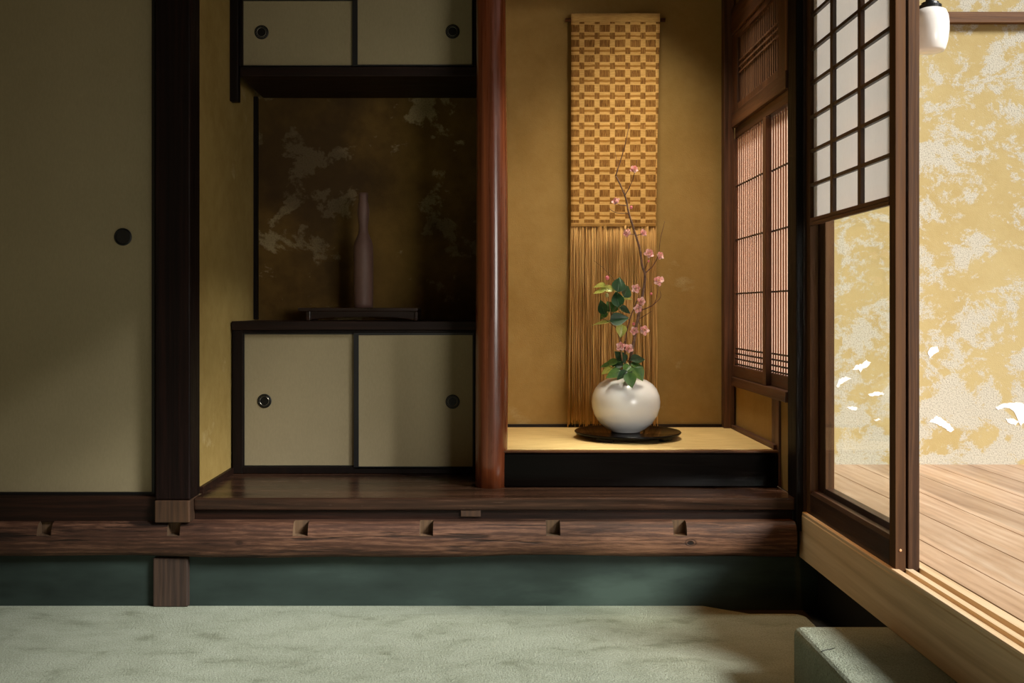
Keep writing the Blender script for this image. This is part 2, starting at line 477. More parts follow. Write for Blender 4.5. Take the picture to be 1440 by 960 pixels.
# lintel and small wall over the flower alcove (above the frame)
struct('trim_1', bx(.0, 1.16, 3.93, 4.02, H + 1.36, H + 1.45), M['dark_wood_x'], 'dark lintel across the top of the flower alcove', 'trim')
struct('wall_front', bx(.0, 1.16, 3.95, 3.99, H + 1.45, 2.78), M['plaster_toko'], 'ochre plaster over the alcove lintel', 'wall')
# corner posts
struct('trim_2', bx(1.100, 1.150, 4.665, YW - .001, ZT, 2.78), M['frame_z'], 'slim wooden corner post right of the hanging textile', 'trim', bevel=.003)
struct('trim_3', bx(XL + .001, XL + .02, 4.695, YW - .001, H - .05, H + 1.0), M['dark_wood'], 'slim dark corner strip left of the stained wall', 'trim')
bm = bx(XL + .0005, XL + .014, 3.82, YC, ZB, ZB + .026)
struct('baseboard_left', bm, M['dark_wood_x'], 'thin dark base strip along the narrow ochre side wall', 'baseboard')
struct('baseboard_back', bx(.045, 1.104, YW - .012, YW - .001, ZT, ZT + .014), M['dark_wood_x'], 'thin dark strip where the ochre wall meets the tatami', 'baseboard')
bm = bx(1.135, XK - .001, 3.975, 4.664, ZT - .02, ZT + .016)
struct('baseboard_right', bm, M['frame_y'], 'wooden edge strip right of the alcove tatami', 'baseboard')

# square post left (with worn foot) and the stub post beneath the log
t = thing('square_post', (-1.174, 3.75, ZB - .12), 'thick dark square post right of the large left sliding panel', 'post', kind='structure')
obj('post_shaft', bx(-1.239, -1.108, 3.690, 3.815, PZ(703, 3.69), 2.78), M['post_wood'], t, bevel=.006)
o = obj('post_foot', bx(PX(217, 3.68), PX(266.5, 3.68), 3.682, 3.815, PZ(735, 3.68), PZ(703, 3.69) - .0008), M['post_foot'], t, bevel=.004)
o['label'] = 'worn paler foot block'
struct('stub_post', bx(PX(215, 3.715), PX(264, 3.715), 3.715, 3.765, -.0035, PZ(786, 3.70)), M['stub_wood'], 'short brown post under the notched log on the carpet', 'post', bevel=.004)

# wainscot under the log
bm = bx(-3.2, 1.36, 3.738, 3.7665, -.0215, .192)
box(bm, 1.139, 1.36, 3.738, 3.80, .192, ZB - .05)
struct('wainscot', bm, M['wainscot'], 'dark green painted panel between notched log and carpet', 'panel')

# the notched log: rounded solid with square notches cut out
def log_beam():
    z0, z1 = PZ(785.5, 3.68), PZ(734, 3.69)
    zc = (z0 + z1) / 2; hz = (z1 - z0) / 2
    bm = new_bm(); xs = [-3.2 + i * (1.138 + 3.2) / 60 for i in range(61)]
    rings = []
    for x in xs:
        w = .0035 * math.sin(3.1 * x + .5) + .0025 * math.sin(8.3 * x)
        r = []
        for k in range(17):
            a = -PI / 2 + PI * k / 16
            z = zc + hz * math.sin(a)
            r.append(bm.verts.new((x, 3.735 - .055 * max(0, math.cos(a)) ** .5 + w * .6, z + (w if z < zc else w * .1))))
        r.append(bm.verts.new((x, 3.767, z1 + w * .1))); r.append(bm.verts.new((x, 3.767, z0 + w)))
        rings.append(r)
    n = len(rings[0])
    for a, b in zip(rings, rings[1:]):
        for i in range(n):
            j = (i + 1) % n
            f = bm.faces.new((a[i], a[j], b[j], b[i])); f.smooth = i < 16
    bm.faces.new(rings[0][::-1]); bm.faces.new(rings[-1])
    o = obj('log_beam', bm, [M['log'], M['notch']])
    cb = new_bm()
    for a, b in ((52, 72), (235, 253), (412, 433), (590, 609), (768, 788), (947, 966)):
        v = box(cb, PX(a, 3.685), PX(b, 3.685), 3.60, 3.728, PZ(753, 3.685), z1 + .02)
    for f in cb.faces: f.material_index = 1
    c = obj('notch_cutter', cb, [M['log'], M['notch']])
    m = o.modifiers.new('notches', 'BOOLEAN'); m.object = c; m.operation = 'DIFFERENCE'; m.solver = 'EXACT'
    bpy.context.view_layer.update()
    me = bpy.data.meshes.new_from_object(o.evaluated_get(bpy.context.evaluated_depsgraph_get()))
    o.modifiers.clear(); o.data = me
    bpy.data.objects.remove(c)
    me.set_sharp_from_angle(angle=math.radians(28))
    return o
tag(log_beam(), 'long rounded brown log with square notches cut along its top', 'beam', kind='structure')

# board floor of the alcoves, board under it, sill under the left sliding panel
bm = bx(-1.108, 1.156, YF, YW - .001, ZB - .046, ZB)
struct('floor_alcove', bm, M['board'], 'glossy dark board floor of the raised alcoves with worn front edge', 'floor', bevel=.006)
bm = bx(-1.108, 1.156, YF + .014, 3.80, PZ(733, 3.73), ZB - .0468)
struct('trim_4', bm, M['dark_wood_x'], 'brown rail under the board floor, above the notched log', 'trim', bevel=.003)
struct('trim_5', bx(PX(648, 3.74), PX(676, 3.74), YF + .006, YF + .0136, PZ(727, 3.73), PZ(717.5, 3.73)), M['post_foot'], 'small pale wood peg block in the rail under the board floor', 'trim', bevel=.002)
bm = bx(-3.2, -1.242, 3.715, 3.80, PZ(733.5, 3.72), PZ(697.5, 3.72))
struct('trim_6', bm, M['dark_wood_x'], 'dark rail under the large left sliding panel', 'trim', bevel=.003)

# left sliding panel
t = thing('door_1', (-2.0, 3.76, PZ(697, 3.75)), 'tall cream paper sliding panel with black edge and round black pull at far left', 'sliding door', kind='structure')
zb = PZ(697, 3.75)
obj('paper_panel', bx(-2.75, PX(213.5, 3.75), 3.752, 3.775, zb + .015, 2.76), M['fusuma'], t)
bm = new_bm()
box(bm, -2.75, PX(217.6, 3.75), 3.748, 3.782, zb, PZ(691.5, 3.75))
box(bm, PX(213.5, 3.75), PX(217.6, 3.75), 3.748, 3.782, PZ(691.5, 3.75), 2.77)
obj('panel_frame', bm, M['black'], t)
bm = new_bm(); px, pz = PX(173, 3.75), PZ(333, 3.75)
lathe_y(bm, [(.033, 3.7515), (.033, 3.747), (.029, 3.745), (.0275, 3.7465), (.026, 3.7495)], px, pz, 40)
obj('door_pull', bm, M['black'], t, smooth=False)
struct('wall_front_left', bx(-3.2, -1.24, 3.784, 3.80, ZB, 2.78), M['plaster_side'], 'wall behind the left sliding panel', 'wall')

# round pillar between the two alcoves
def pillar():
    bm = new_bm(); cx, cy = PX(690.6, 3.985), 3.985
    seg = 40; rings = []
    N = 26
    for k in range(N):
        f = k / (N - 1); z = ZB + f * (2.78 - ZB)
        r0 = .0625 + .003 * math.sin(f * 5.2 + .3) - .001 * f
        rr = []
        for i in range(seg):
            a = 2 * PI * i / seg
            r = r0 * (1 + .012 * math.sin(5 * a + 3 * f) + .008 * math.sin(3 * a - 4 * f + 1))
            rr.append(bm.verts.new((cx + .004 * math.sin(f * 4) + r * math.cos(a), cy + r * math.sin(a), z)))
        rings.append(rr)
    for a, b in zip(rings, rings[1:]):
        for i in range(seg):
            j = (i + 1) % seg; bm.faces.new((a[i], a[j], b[j], b[i]))
    bm.faces.new(rings[0][::-1]); bm.faces.new(rings[-1])
    return bm
struct('round_pillar', pillar(), M['pillar'], 'polished round reddish wooden pillar between shelf recess and flower alcove', 'pillar', smooth=True)

# ------------------------------------------------------------------ cabinets
def pull(parent, px, py, Yp, ring=True):
    bm = new_bm(); cx, cz = PX(px, Yp), PZ(py, Yp)
    lathe_y(bm, [(.0305, Yp + .001), (.0305, Yp - .003), (.027, Yp - .0045), (.0195, Yp - .004), (.018, Yp - .0012), (.0175, Yp - .0008)], cx, cz, 40)
    o = obj('door_pull', bm, M['iron'], parent)
    if ring:
        bm = new_bm()
        for k in range(26):
            a = 2 * PI * k / 26
            c = Vector((cx + .0245 * math.cos(a), Yp - .0048, cz + .0245 * math.sin(a)))
            bmesh.ops.create_icosphere(bm, subdivisions=1, radius=.0011, matrix=Matrix.Translation(c))
        rr = []
        for k in range(40):
            a = 2 * PI * k / 40
            rr.append([bm.verts.new((cx + r * math.cos(a), y, cz + r * math.sin(a))) for r, y in ((.0184, Yp - .0042), (.0192, Yp - .0048), (.02, Yp - .0042))])
        for k in range(40):
            a, b = rr[k], rr[(k + 1) % 40]
            for i in range(2): bm.faces.new((a[i], a[i + 1], b[i + 1], b[i]))
        obj('pull_ring', bm, M['silver'], o)
    return o


def sliding_door(parent, l, r, top, bot, Yd, handle, fl, fr, ft, fb):
    """cream area l..r / top..bot in the picture at depth Yd, with black frame strips of the given pixel widths"""
    p = obj('door', bx(PX(l, Yd) - .002, PX(r, Yd) + .002, Yd, Yd + .012, PZ(bot, Yd) - .002, PZ(top, Yd) + .002), M['fusuma'], parent)
    bm = new_bm(); y0, y1 = Yd - .004, Yd + .016
    box(bm, PX(l - fl, Yd), PX(l, Yd), y0, y1, PZ(bot + fb, Yd), PZ(top - ft, Yd))
    box(bm, PX(r, Yd), PX(r + fr, Yd), y0, y1, PZ(bot + fb, Yd), PZ(top - ft, Yd))
    box(bm, PX(l, Yd), PX(r, Yd), y0, y1, PZ(bot + fb, Yd), PZ(bot, Yd))
    box(bm, PX(l, Yd), PX(r, Yd), y0, y1, PZ(top, Yd), PZ(top - ft, Yd))
    obj('door_frame', bm, M['black'], p)
    pull(p, handle[0], handle[1], Yd)
    return p

XR = -.037
# lower cabinet
t = thing('low_cabinet', (-.57, 4.45, ZB), 'low cabinet with two cream sliding doors standing on the dark board floor', 'cabinet')
bm = new_bm()
xl = PX(327, YC) ; zt0 = PZ(464, YC)
box(bm, xl, PX(341, YC), YC, YW - .002, ZB + .0005, zt0)
box(bm, PX(341, YC), XR, YC + .002, YC + .045, ZB + .0005, PZ(656.5, YC))
box(bm, PX(341, YC), XR, YC + .002, YC + .045, PZ(468, YC), zt0)
box(bm, PX(666, YC), XR, YC + .002, YW - .002, PZ(656.5, YC), PZ(468, YC))
box(bm, PX(341, YC), XR, YW - .02, YW - .002, PZ(656.5, YC), PZ(468, YC))
obj('cabinet_body', bm, M['dark_wood'], t, bevel=.002)
obj('cabinet_top', bx(PX(326, YC), XR, YC - .008, YW - .002, zt0 + .0006, PZ(451.5, YC)), M['dark_wood_x'], t, bevel=.003)
sliding_door(t, 344, 497.5, 470, 654, YC + .022, (372, 563.5), 3, 4, 2, 2.5)
sliding_door(t, 504.5, 664.5, 471, 655.5, YC + .006, (636.5, 564.5), 7, 1.5, 3, 3)
# upper cabinet
t = thing('wall_cabinet', (-.57, 4.45, PZ(112, YC)), 'upper cabinet with two cream sliding doors hung over the shelf recess', 'cabinet')
ztop = PZ(-30, YC)
bm = new_bm()
box(bm, PX(337, YC), PX(341, YC) - .001, YC, YW - .002, PZ(93, YC), ztop)
box(bm, PX(666, YC), XR, YC + .002, YW - .002, PZ(93, YC), ztop)
box(bm, PX(337, YC), XR, YW - .02, YW - .002, PZ(93, YC), ztop)
box(bm, PX(337, YC), XR, YC + .003, YW - .002, ztop - .03, ztop + .02)
obj('cabinet_body', bm, M['dark_wood'], t)
obj('cabinet_bottom', bx(PX(337, YC) + .001, XR, YC - .004, YW - .002, H + .998, PZ(94, YC)), M['dark_wood_x'], t, bevel=.003)
bm = bx(PX(323.5, YC), PX(336, YC), YC - .012, YC + .03, PZ(143, YC), ztop + .02)
obj('hanging_post', bm, M['dark_wood'], t, bevel=.005)
sliding_door(t, 341, 495.5, 1.5, 92, YC + .022, (368, 45.5), 3, 4, 2, 1.5)
sliding_door(t, 503, 663.5, -8, 91, YC + .006, (636.5, 44.5), 7, 1.5, 2, 2)

# ------------------------------------------------------------------ shelf display
zc = PZ(451.5, YC)   # cabinet top
YV = 4.50
t = thing('display_stand', (PX(507, YV), YV, zc), 'low black lacquered display stand under the brown bottle', 'stand')
zs = zc + .058
xa, xb = PX(425, YV), PX(590, YV)
bm = new_bm()
prism(bm, [(xa, zs - .012), (xa + .012, zs - .016), (xb - .004, zs - .016), (xb, zs - .012), (xb, zs), (xa, zs)], 'y', YV - .10, YV + .10)
obj('stand_top', bm, M['stand'], t, bevel=.002)
for k, (x0, x1) in enumerate(((xa + .035, xa + .053), (xb - .016, xb - .001))):
    obj('leg', bx(x0, x1, YV - .095, YV + .095, zc + .0006, zs - .0165), M['stand'], t, bevel=.002)
bm = new_bm()
n = 16; top, bot = [], []
for k in range(n + 1):
    f = k / n; x = xa + .054 + f * (xb - .017 - xa - .054)
    top.append((x, zs - .0166)); bot.append((x, zs - .040 - .012 * abs(2 * f - 1) ** 3))
prism(bm, top + bot[::-1], 'y', YV - .085, YV - .075)
obj('apron', bm, M['stand'], t)

def zp(py): return PZ(py, YV)
bm = new_bm()
z0 = zs + .0006; s = YV / F
pr = [(6.3, 269), (6.25, 273), (6.3, 280), (7.5, 286), (8.3, 292), (8.4, 297), (7.6, 305), (6.4, 313), (6.2, 319), (7, 325), (9.3, 331), (12, 337), (13.4, 343), (13.8, 350), (13.9, 372), (13.9, 400), (13.6, 424), (13.3, 430)]
prof = [(r * s, zp(py)) for r, py in pr]
dz = z0 - prof[-1][1]
prof = [(r, z + dz) for r, z in prof][::-1]
prof = [(prof[0][0] - .003, prof[0][1])] + prof
top = prof[-1]
prof += [(top[0] - .002, top[1] + .001), (top[0] - .005, top[1] - .003), (top[0] - .006, top[1] - .05)]
lathe(bm, prof, PX(511, YV), YV, 48)
tag(obj('bottle_vase', bm, M['clay'], smooth=True), 'tall matt brown bottle-shaped vase with swelling neck on black stand', 'vase')

# ------------------------------------------------------------------ flower alcove: lacquer sill, tatami
t = thing('alcove_sill', (.6, 3.96, ZB), 'black lacquered sill beam under the front of the alcove tatami', 'sill', kind='structure')
obj('sill_face', bx(.055, 1.146, 3.95, 4.03, ZB + .0006, ZT - .012), M['kamachi'], t, bevel=.006)
o = obj('sill_edge', bx(.055, 1.146, 3.946, 3.972, ZT - .0115, ZT - .002), M['kamachi_edge'], t, bevel=.003)
o['label'] = 'brown top edge of the sill'
tag(obj('tatami_mat', bx(.045, 1.133, 3.975, YW - .013, ZT - .05, ZT), M['tatami'], bevel=.002), 'golden rush tatami mat on the flower alcove floor', 'mat', kind='structure')

# small post and large post on the right, jamb
struct('trim_7', bx(1.148, 1.176, 3.950, 4.05, ZB + .0006, H - .345), M['frame_z'], 'short wooden post under the alcove window, right of the black sill', 'trim', bevel=.003)
struct('corner_post', bx(1.143, 1.20, 3.708, 3.8155, ZB - .12, 2.78), M['dark_wood'], 'dark corner post between alcove and paper screen door', 'post', bevel=.005)
struct('trim_8', bx(1.168, 1.262, 3.6995, 3.7245, ZS + .0036, 2.60), M['door_dark'], 'dark door jamb beside the far stile of the paper screen door', 'trim')

# ------------------------------------------------------------------ alcove window with slatted panels and transom
XW = 1.140
t = thing('window_1', (XW, 4.25, H - .36), 'alcove side window with slatted wooden panels under a lattice transom', 'window', kind='structure')
bm = new_bm()
box(bm, XW - .006, 1.235, 3.816, 4.664, H - .36, H - .318)
obj('window_sill', bm, M['frame_y'], t, bevel=.003)
bm = new_bm()
box(bm, XW - .005, 1.235, 3.816, 4.664, H + .845, H + .915)
box(bm, XW + .01, 1.235, 3.816, 4.664, H + .795, H + .8449)
obj('window_header', bm, M['frame_y'], t, bevel=.003)
obj('upper_rail', bx(XW - .008, 1.235, 3.816, 4.664, H + 1.275, H + 1.40), M['frame_y'], t, bevel=.004)

def slat_panel(y0, y1, x, near):
    """paper-backed panel of upright slats between y0 and y1"""
    z0, z1 = H - .3175, H + .795
    p = obj('paper', bx(x + .0155, x + .0170, y0 + .01, y1 - .01, z0 + .05, z1 - .01), M['koshi_paper'], t)
    bm = new_bm()
    st = .045
    if near: box(bm, x - .004, x + .02, y1 - st, y1, z0, z1)
    else: box(bm, x - .004, x + .02, y0, y0 + st, z0, z1); box(bm, x, x + .02, y1 - .012, y1, z0, z1)
    obj('stile', bm, M['frame_z'], p, bevel=.002)
    bm = new_bm(); box(bm, x, x + .02, y0 + (0 if near else st), y1 - (st if near else .012), z0, H - .265)
    obj('bottom_rail', bm, M['frame_y'], p, bevel=.002)
    bm = new_bm()
    a, b = y0 + (.004 if near else st), y1 - (st if near else .012)
    n = int(round((b - a) / .036)); w = (b - a) / n
    for k in range(n):
        box(bm, x + .0110, x + .0150, a + k * w + w * .34, a + k * w + w * .66, H - .265, z1)
    obj('slats', bm, M['slat'], p)
    bm = new_bm()
    for zz in (.57, .32, .07, -.185, -.209, -.233, -.257):
        box(bm, x + .0070, x + .0109, a, b, H + zz - .0035, H + zz + .0035)
    obj('cross_bars', bm, M['door_dark'], p)
    return p
slat_panel(4.105, 4.6645, XW + .004, False)
slat_panel(3.8165, 4.215, XW + .022, True)
# transom
bm = new_bm()
z0, z1 = H + .9155, H + 1.2745
box(bm, XW, XW + .03, 4.575, 4.664, z0, z1); box(bm, XW, XW + .03, 3.816, 3.93, z0, z1)
box(bm, XW, XW + .03, 3.93, 4.575, z0, z0 + .03); box(bm, XW, XW + .03, 3.93, 4.575, z1 - .03, z1)
p = obj('transom', bm, M['frame_z'], t, bevel=.002)
bm = new_bm()
n = 20
for k in range(n):
    y = 3.94 + (k + .5) * (4.57 - 3.94) / n
    box(bm, XW + .012, XW + .02, y - .008, y + .008, z0 + .03, z1 - .03)
for zz in (1.085, 1.112, 1.139): box(bm, XW + .006, XW + .0118, 3.93, 4.575, H + zz - .004, H + zz + .004)
obj('transom_lattice', bm, M['transom'], p)
obj('transom_board', bx(XW + .024, XW + .028, 3.935, 4.57, z0 + .03, z1 - .03), M['transom'], p)

# ------------------------------------------------------------------ door sill, screen door, glass door
bm = new_bm()
XS = 1.164; y0s, y1s = -2.5, 3.736
prism(bm, [(XS, .18), (1.30, .18), (1.30, ZS - .012), (XS + .002, ZS - .012), (XS, ZS - .016)], 'y', y0s, y1s)
prism(bm, [(XS + .0015, ZS - .0121), (1.1885, ZS - .0121), (1.1885, ZS), (XS + .005, ZS), (XS + .0015, ZS - .003)], 'y', y0s, y1s)
box(bm, 1.209, 1.229, y0s, y1s, ZS - .0121, ZS)
box(bm, 1.249, 1.281, y0s, y1s, ZS - .0121, ZS + .003)
struct('door_sill', bm, M['sill'], 'pale cypress door sill beam with two sliding grooves along the right', 'sill')
struct('wall_sill_base', bx(1.235, 1.36, -2.5, 3.737, -.0215, .179), M['subfloor'], 'black recess wall under the pale door sill', 'wall')

YN = 2.888   # near end of both doors
ZDT = H + .318 + .1245 * 8 + .03
t = thing('door_2', (1.195, 3.3, ZS - .012), 'sliding screen door with white paper grid above and clear glass below', 'sliding door', kind='structure')
xa, xb = 1.178, 1.2085
zd0 = ZS - .0115
bm = new_bm(); box(bm, xa, xb, YN, YN + .044, zd0, ZDT)
for v in bm.verts: pass
o = obj('stile', bm, M['door_wood'], t, bevel=.002); o['label'] = 'near stile'
o = obj('stile', bx(xa, xb, 3.655, 3.699, zd0, ZDT), M['door_wood'], t, bevel=.002); o['label'] = 'far stile'
bm = new_bm()
prism(bm, [(xa, zd0), (xb, zd0), (xb, H - .668), (xa + .008, H - .668), (xa, H - .680)], 'y', YN + .0442, 3.6548)
obj('bottom_rail', bm, M['rail_dark'], t)
obj('top_rail', bx(xa, xb, YN + .0442, 3.6548, ZDT - .04, ZDT), M['rail_dark'], t)
obj('glass_pane', bx(1.197, 1.2005, YN + .044, 3.655, H - .669, H + .34), M['glass'], t)
# grid: paper with bars
g = obj('paper_screen', bx(xa + .0135, xa + .0145, YN + .045, 3.654, H + .332, ZDT - .04), M['shoji'], t)
bm = new_bm()
box(bm, xa - .002, xa + .013, YN + .0442, 3.6548, H + .305, H + .3165)
box(bm, xa - .001, xa + .013, YN + .0442, 3.6548, H + .3185, H + .332)
obj('middle_rail', bm, M['frame_y'], g, bevel=.0015)
bm = new_bm()
for py in (1169, 1208):
    y = 1.178 * F / (py - VX)
    box(bm, xa + .0002, xa + .0134, y - .013, y + .013, H + .332, ZDT - .04)
obj('upright_bars', bm, M['door_dark'], g)
bm = new_bm()
for k in range(1, 8):
    z = H + .3285 + .1245 * k
    box(bm, xa + .001, xa + .0133, YN + .0442, 3.6548, z - .006, z + .006)
obj('cross_bars', bm, M['door_dark'], g)
bm = new_bm()
lathe_y(bm, [(.004, YN + .001), (.004, YN - .0015), (.002, YN - .0025)], 1.1925, PZ(773.5, YN), 12)
obj('peg', bm, flat('brass_peg', lin(220, 160, 110), .5), t)

t = thing('door_3', (1.235, 3.3, ZS - .012), 'plain glass sliding door stacked behind the paper screen door', 'sliding door', kind='structure')
xa, xb = 1.2155, 1.2485
M['door_grain'] = wood('door_grain_wood', lin(38, 25, 15), lin(66, 44, 29), lin(92, 65, 44), 'z', .7, fine=110, bump=.2, spec=.15)
obj('stile', bx(xa, xb, YN, YN + .05, zd0, ZDT), M['door_grain'], t, bevel=.002)
obj('stile', bx(xa, xb, 3.60, 3.699, zd0, ZDT), M['door_wood'], t, bevel=.002)
obj('bottom_rail', bx(xa, xb, YN + .0502, 3.5998, zd0, H - .650), M['rail_dark'], t, bevel=.002)
obj('top_rail', bx(xa, xb, YN + .0502, 3.5998, ZDT - .05, ZDT), M['rail_dark'], t)
obj('glass_pane', bx(1.230, 1.2335, YN + .05, 3.60, H - .651, ZDT - .049), M['glass'], t)
struct('trim_9', bx(1.15, 1.29, -2.5, 3.724, ZDT + .002, ZDT + .11), M['dark_wood_x'], 'dark head rail above the sliding doors', 'trim')

# ------------------------------------------------------------------ veranda
seams = [1.282, 1.40, 1.583, 1.763, 1.943, 2.125, 2.305, 2.485, 2.665, 2.845, 3.025, 3.2]
bm = new_bm()
for a, b in zip(seams, seams[1:]): box(bm, a + .0015, b - .0015, -2.5, 4.80, ZD - .03, ZD)
struct('floor_veranda', bm, M['deck'], 'pale honey plank floor of the veranda outside the doors', 'floor', bevel=.0015)
struct('floor_veranda_base', bx(1.301, 3.2, -2.5, 4.80, ZD - .06, ZD - .0305), M['subfloor'], 'dark bearers under the veranda planks', 'floor')
wv = struct('wall_veranda', bx(1.241, 3.4, 4.80, 4.88, ZD - .06, 3.149), M['plaster_engawa'], 'bright yellow plaster wall of the veranda with rough flaked patches', 'wall')
struct('trim_10', bx(1.241, 3.4, 4.765, 4.799, PZ(33, 4.78), PZ(17.5, 4.78)), M['engawa_beam'], 'brown wooden rail across the top of the yellow veranda wall', 'trim', bevel=.003)
struct('ceiling_veranda', bx(1.265, 2.6, 3.9, 4.88, 3.15, 3.21), M['ceiling'], 'board ceiling of the veranda', 'ceiling')
# outside face of the alcove window wall is closed by its frame; white bare patches of the wall
scars = [[(1199, 520), (1204, 514), (1212, 511), (1219, 506), (1225, 510), (1220, 516), (1213, 518), (1210, 525), (1207, 519)],
         [(1176, 541), (1181, 533), (1190, 529), (1198, 532), (1190, 536), (1182, 540), (1178, 545)],
         [(1221, 555), (1230, 551), (1241, 551), (1243, 555), (1233, 556), (1224, 557)],
         [(1191, 573), (1198, 571), (1206, 573), (1203, 577), (1197, 576)],
         [(1229, 590), (1235, 588), (1239, 590), (1233, 592)],
         [(1305, 494), (1310, 488), (1319, 487), (1320, 494), (1313, 498), (1307, 503)],
         [(1304, 594), (1313, 588), (1316, 584), (1325, 589), (1335, 595), (1342, 604), (1336, 608), (1329, 601), (1319, 597), (1311, 594)],
         [(1400, 573), (1412, 567), (1430, 565), (1441, 568), (1446, 580), (1442, 592), (1436, 599), (1432, 590), (1425, 577), (1413, 572), (1404, 576)],
         [(1414, 589), (1423, 588), (1434, 593), (1428, 597), (1418, 595)]]
for sc in scars:
    bm = new_bm(); cx = sum(p[0] for p in sc) / len(sc); cy = sum(p[1] for p in sc) / len(sc)
    rim = []
    n = len(sc)
    for i in range(n):
        a, b = sc[i], sc[(i + 1) % n]
        for k in range(4):
            f = k / 4
            rim.append((a[0] + (b[0] - a[0]) * f + random.uniform(-.9, .9), a[1] + (b[1] - a[1]) * f + random.uniform(-.9, .9)))
    vs = [bm.verts.new(P(x, y, 4.7985)) for x, y in rim]
    f = bm.faces.new(vs)
    ex = bmesh.ops.extrude_face_region(bm, geom=[f])
    for v in ex['geom']:
        if isinstance(v, bmesh.types.BMVert): v.co.y += .003
    bmesh.ops.triangulate(bm, faces=bm.faces[:])
    o = obj('plaster_scar', bm, M['white_plaster'], wv); o['label'] = 'ragged bare white patch'

# pendant lamp
YL = 4.25; s = YL / F; cx = PX(1308, YL)
t = thing('pendant_lamp', (cx, YL, 3.15), 'white opal glass pendant lamp hanging on the veranda behind the door stile', 'lamp')
bm = new_bm()
pr = [(0, 74.5), (12, 74.3), (18, 73), (20, 70), (23, 60), (25, 45), (25, 33), (24, 24), (21, 16), (15, 13), (13, 12)]
lathe(bm, [(max(r, .01) * s, PZ(y, YL)) for r, y in pr], cx, YL, 40)
obj('lamp_shade', bm, M['opal'], t, smooth=True)
bm = new_bm()
pr = [(15, 13), (15.2, 8), (12, 7.5), (11.5, 4), (6, 3), (5.5, -8), (3, -10), (2.5, -14)]
lathe(bm, [(r * s, PZ(y, YL)) for r, y in pr], cx, YL, 32)
obj('fitter', bm, M['fitter'], t, bevel=.001)
bm = new_bm(); lathe(bm, [(.004, PZ(-13, YL)), (.004, 3.15)], cx, YL, 12)
obj('rod', bm, M['fitter'], t)

# ------------------------------------------------------------------ carpet and step
def rug():
    bm = new_bm()
    x0, x1, y0, y1, r = -3.2, 1.148, -2.5, 3.7375, .05
    pts = [(x0, y0), (x1, y0)]
    yb = 3.64
    for k in range(9):
        a = PI / 2 * k / 8
        pts.append((x1 - r + r * math.cos(a), yb - r + r * math.sin(a)))
    pts += [(.95, yb), (.80, y1), (x0, y1)]
    prism(bm, pts, 'z', -.0215, -.004)
    return bm
tag(obj('carpet', rug(), M['carpet'], bevel=.006, seg=3), 'pale sage green wool carpet covering the floor before the alcoves', 'carpet')
bm = bx(.8916, 1.2345, 1.35, 2.93, -.0035, .1785)
tag(obj('carpeted_step', bm, M['carpet'], bevel=.022, seg=4), 'low box step wrapped in sage green carpet under the pale door sill', 'step')
bm = new_bm(); pts = [P(1155, 914, 2.72), P(1160, 912, 2.72), P(1167, 910.5, 2.72), P(1173, 909, 2.72)]
# thread lying on the step top
zz = .1825
pts = [Vector(((px - VX) * ((H - zz) * F / (py - VY)) / F, (H - zz) * F / (py - VY), zz)) for px, py in ((1155, 914), (1161, 912), (1168, 911), (1174, 909))]
for p in pts: p.z = .1795
tube(bm, pts, .0011, 6)
tag(obj('loose_thread', bm, M['iron'], smooth=True), 'tiny dark thread lying on the carpeted step', 'thread')

# ------------------------------------------------------------------ hanging textile
YX = 4.69; s = YX / F
zt, zl = PZ(20, YX), PZ(318.5, YX)
t = thing('hanging_textile', (PX(865, YX), YX, zl), 'long woven straw-coloured wall hanging with check pattern and deep fringe', 'wall hanging')
M['_hem'] = zt - zl - 12 * s
M['textile'] = mat_textile(); M['fringe'] = mat_fringe()
bm = new_bm()
nx, nz = 26, 60; g = []
for j in range(nz + 1):
    f = j / nz; row = []
    lx = 803 - .5 * f; rx = 927.5 - 5.5 * f
    for i in range(nx + 1):
        px = lx + (rx - lx) * i / nx; py = 20 + (318.5 - 20) * f
        y = YX - .012 + .002 * math.sin(i * .9 + j * .3) + .0012 * math.sin(j * 1.7) + .006 * f
        row.append(bm.verts.new((PX(px, YX), y, PZ(py, YX))))
    g.append(row)
for j in range(nz):
    for i in range(nx): bm.faces.new((g[j][i], g[j][i + 1], g[j + 1][i + 1], g[j + 1][i]))
o = obj('woven_cloth', bm, M['textile'], t, smooth=True)
sm = o.modifiers.new('solid', 'SOLIDIFY'); sm.thickness = .003
bm = new_bm()
zr = PZ(28, YX)
cyl = []
for k, x in enumerate((PX(795, YX), PX(935.5, YX))): pass
tube(bm, [(PX(795, YX), YX + .003, zr), (PX(935.5, YX), YX + .003, zr)], .009, 16)
obj('rod', bm, M['frame_y'], t, smooth=True)
bm = new_bm()
for k in range(210):
    f = (k + random.uniform(-.3, .3)) / 209
    x0 = 803 + (922 - 803) * f; x1 = x0 + random.gauss(0, 2.2) + (f - .5) * 3
    yb = 596 + random.uniform(-9, 5)
    pts = []; ph = random.uniform(0, 6); am = random.uniform(.2, 1.0)
    yo = random.uniform(-.006, .006)
    for j in range(8):
        q = j / 7
        px = x0 + (x1 - x0) * q + am * math.sin(ph + q * 7) * q
        pts.append((PX(px, YX), YX + yo + .004 * math.sin(ph + q * 4) * q, PZ(317 + (yb - 317) * q, YX)))
    tube(bm, pts, random.uniform(.0014, .0024), 4)
o = obj('fringe', bm, M['fringe'], t, smooth=True); o['kind'] = 'stuff'

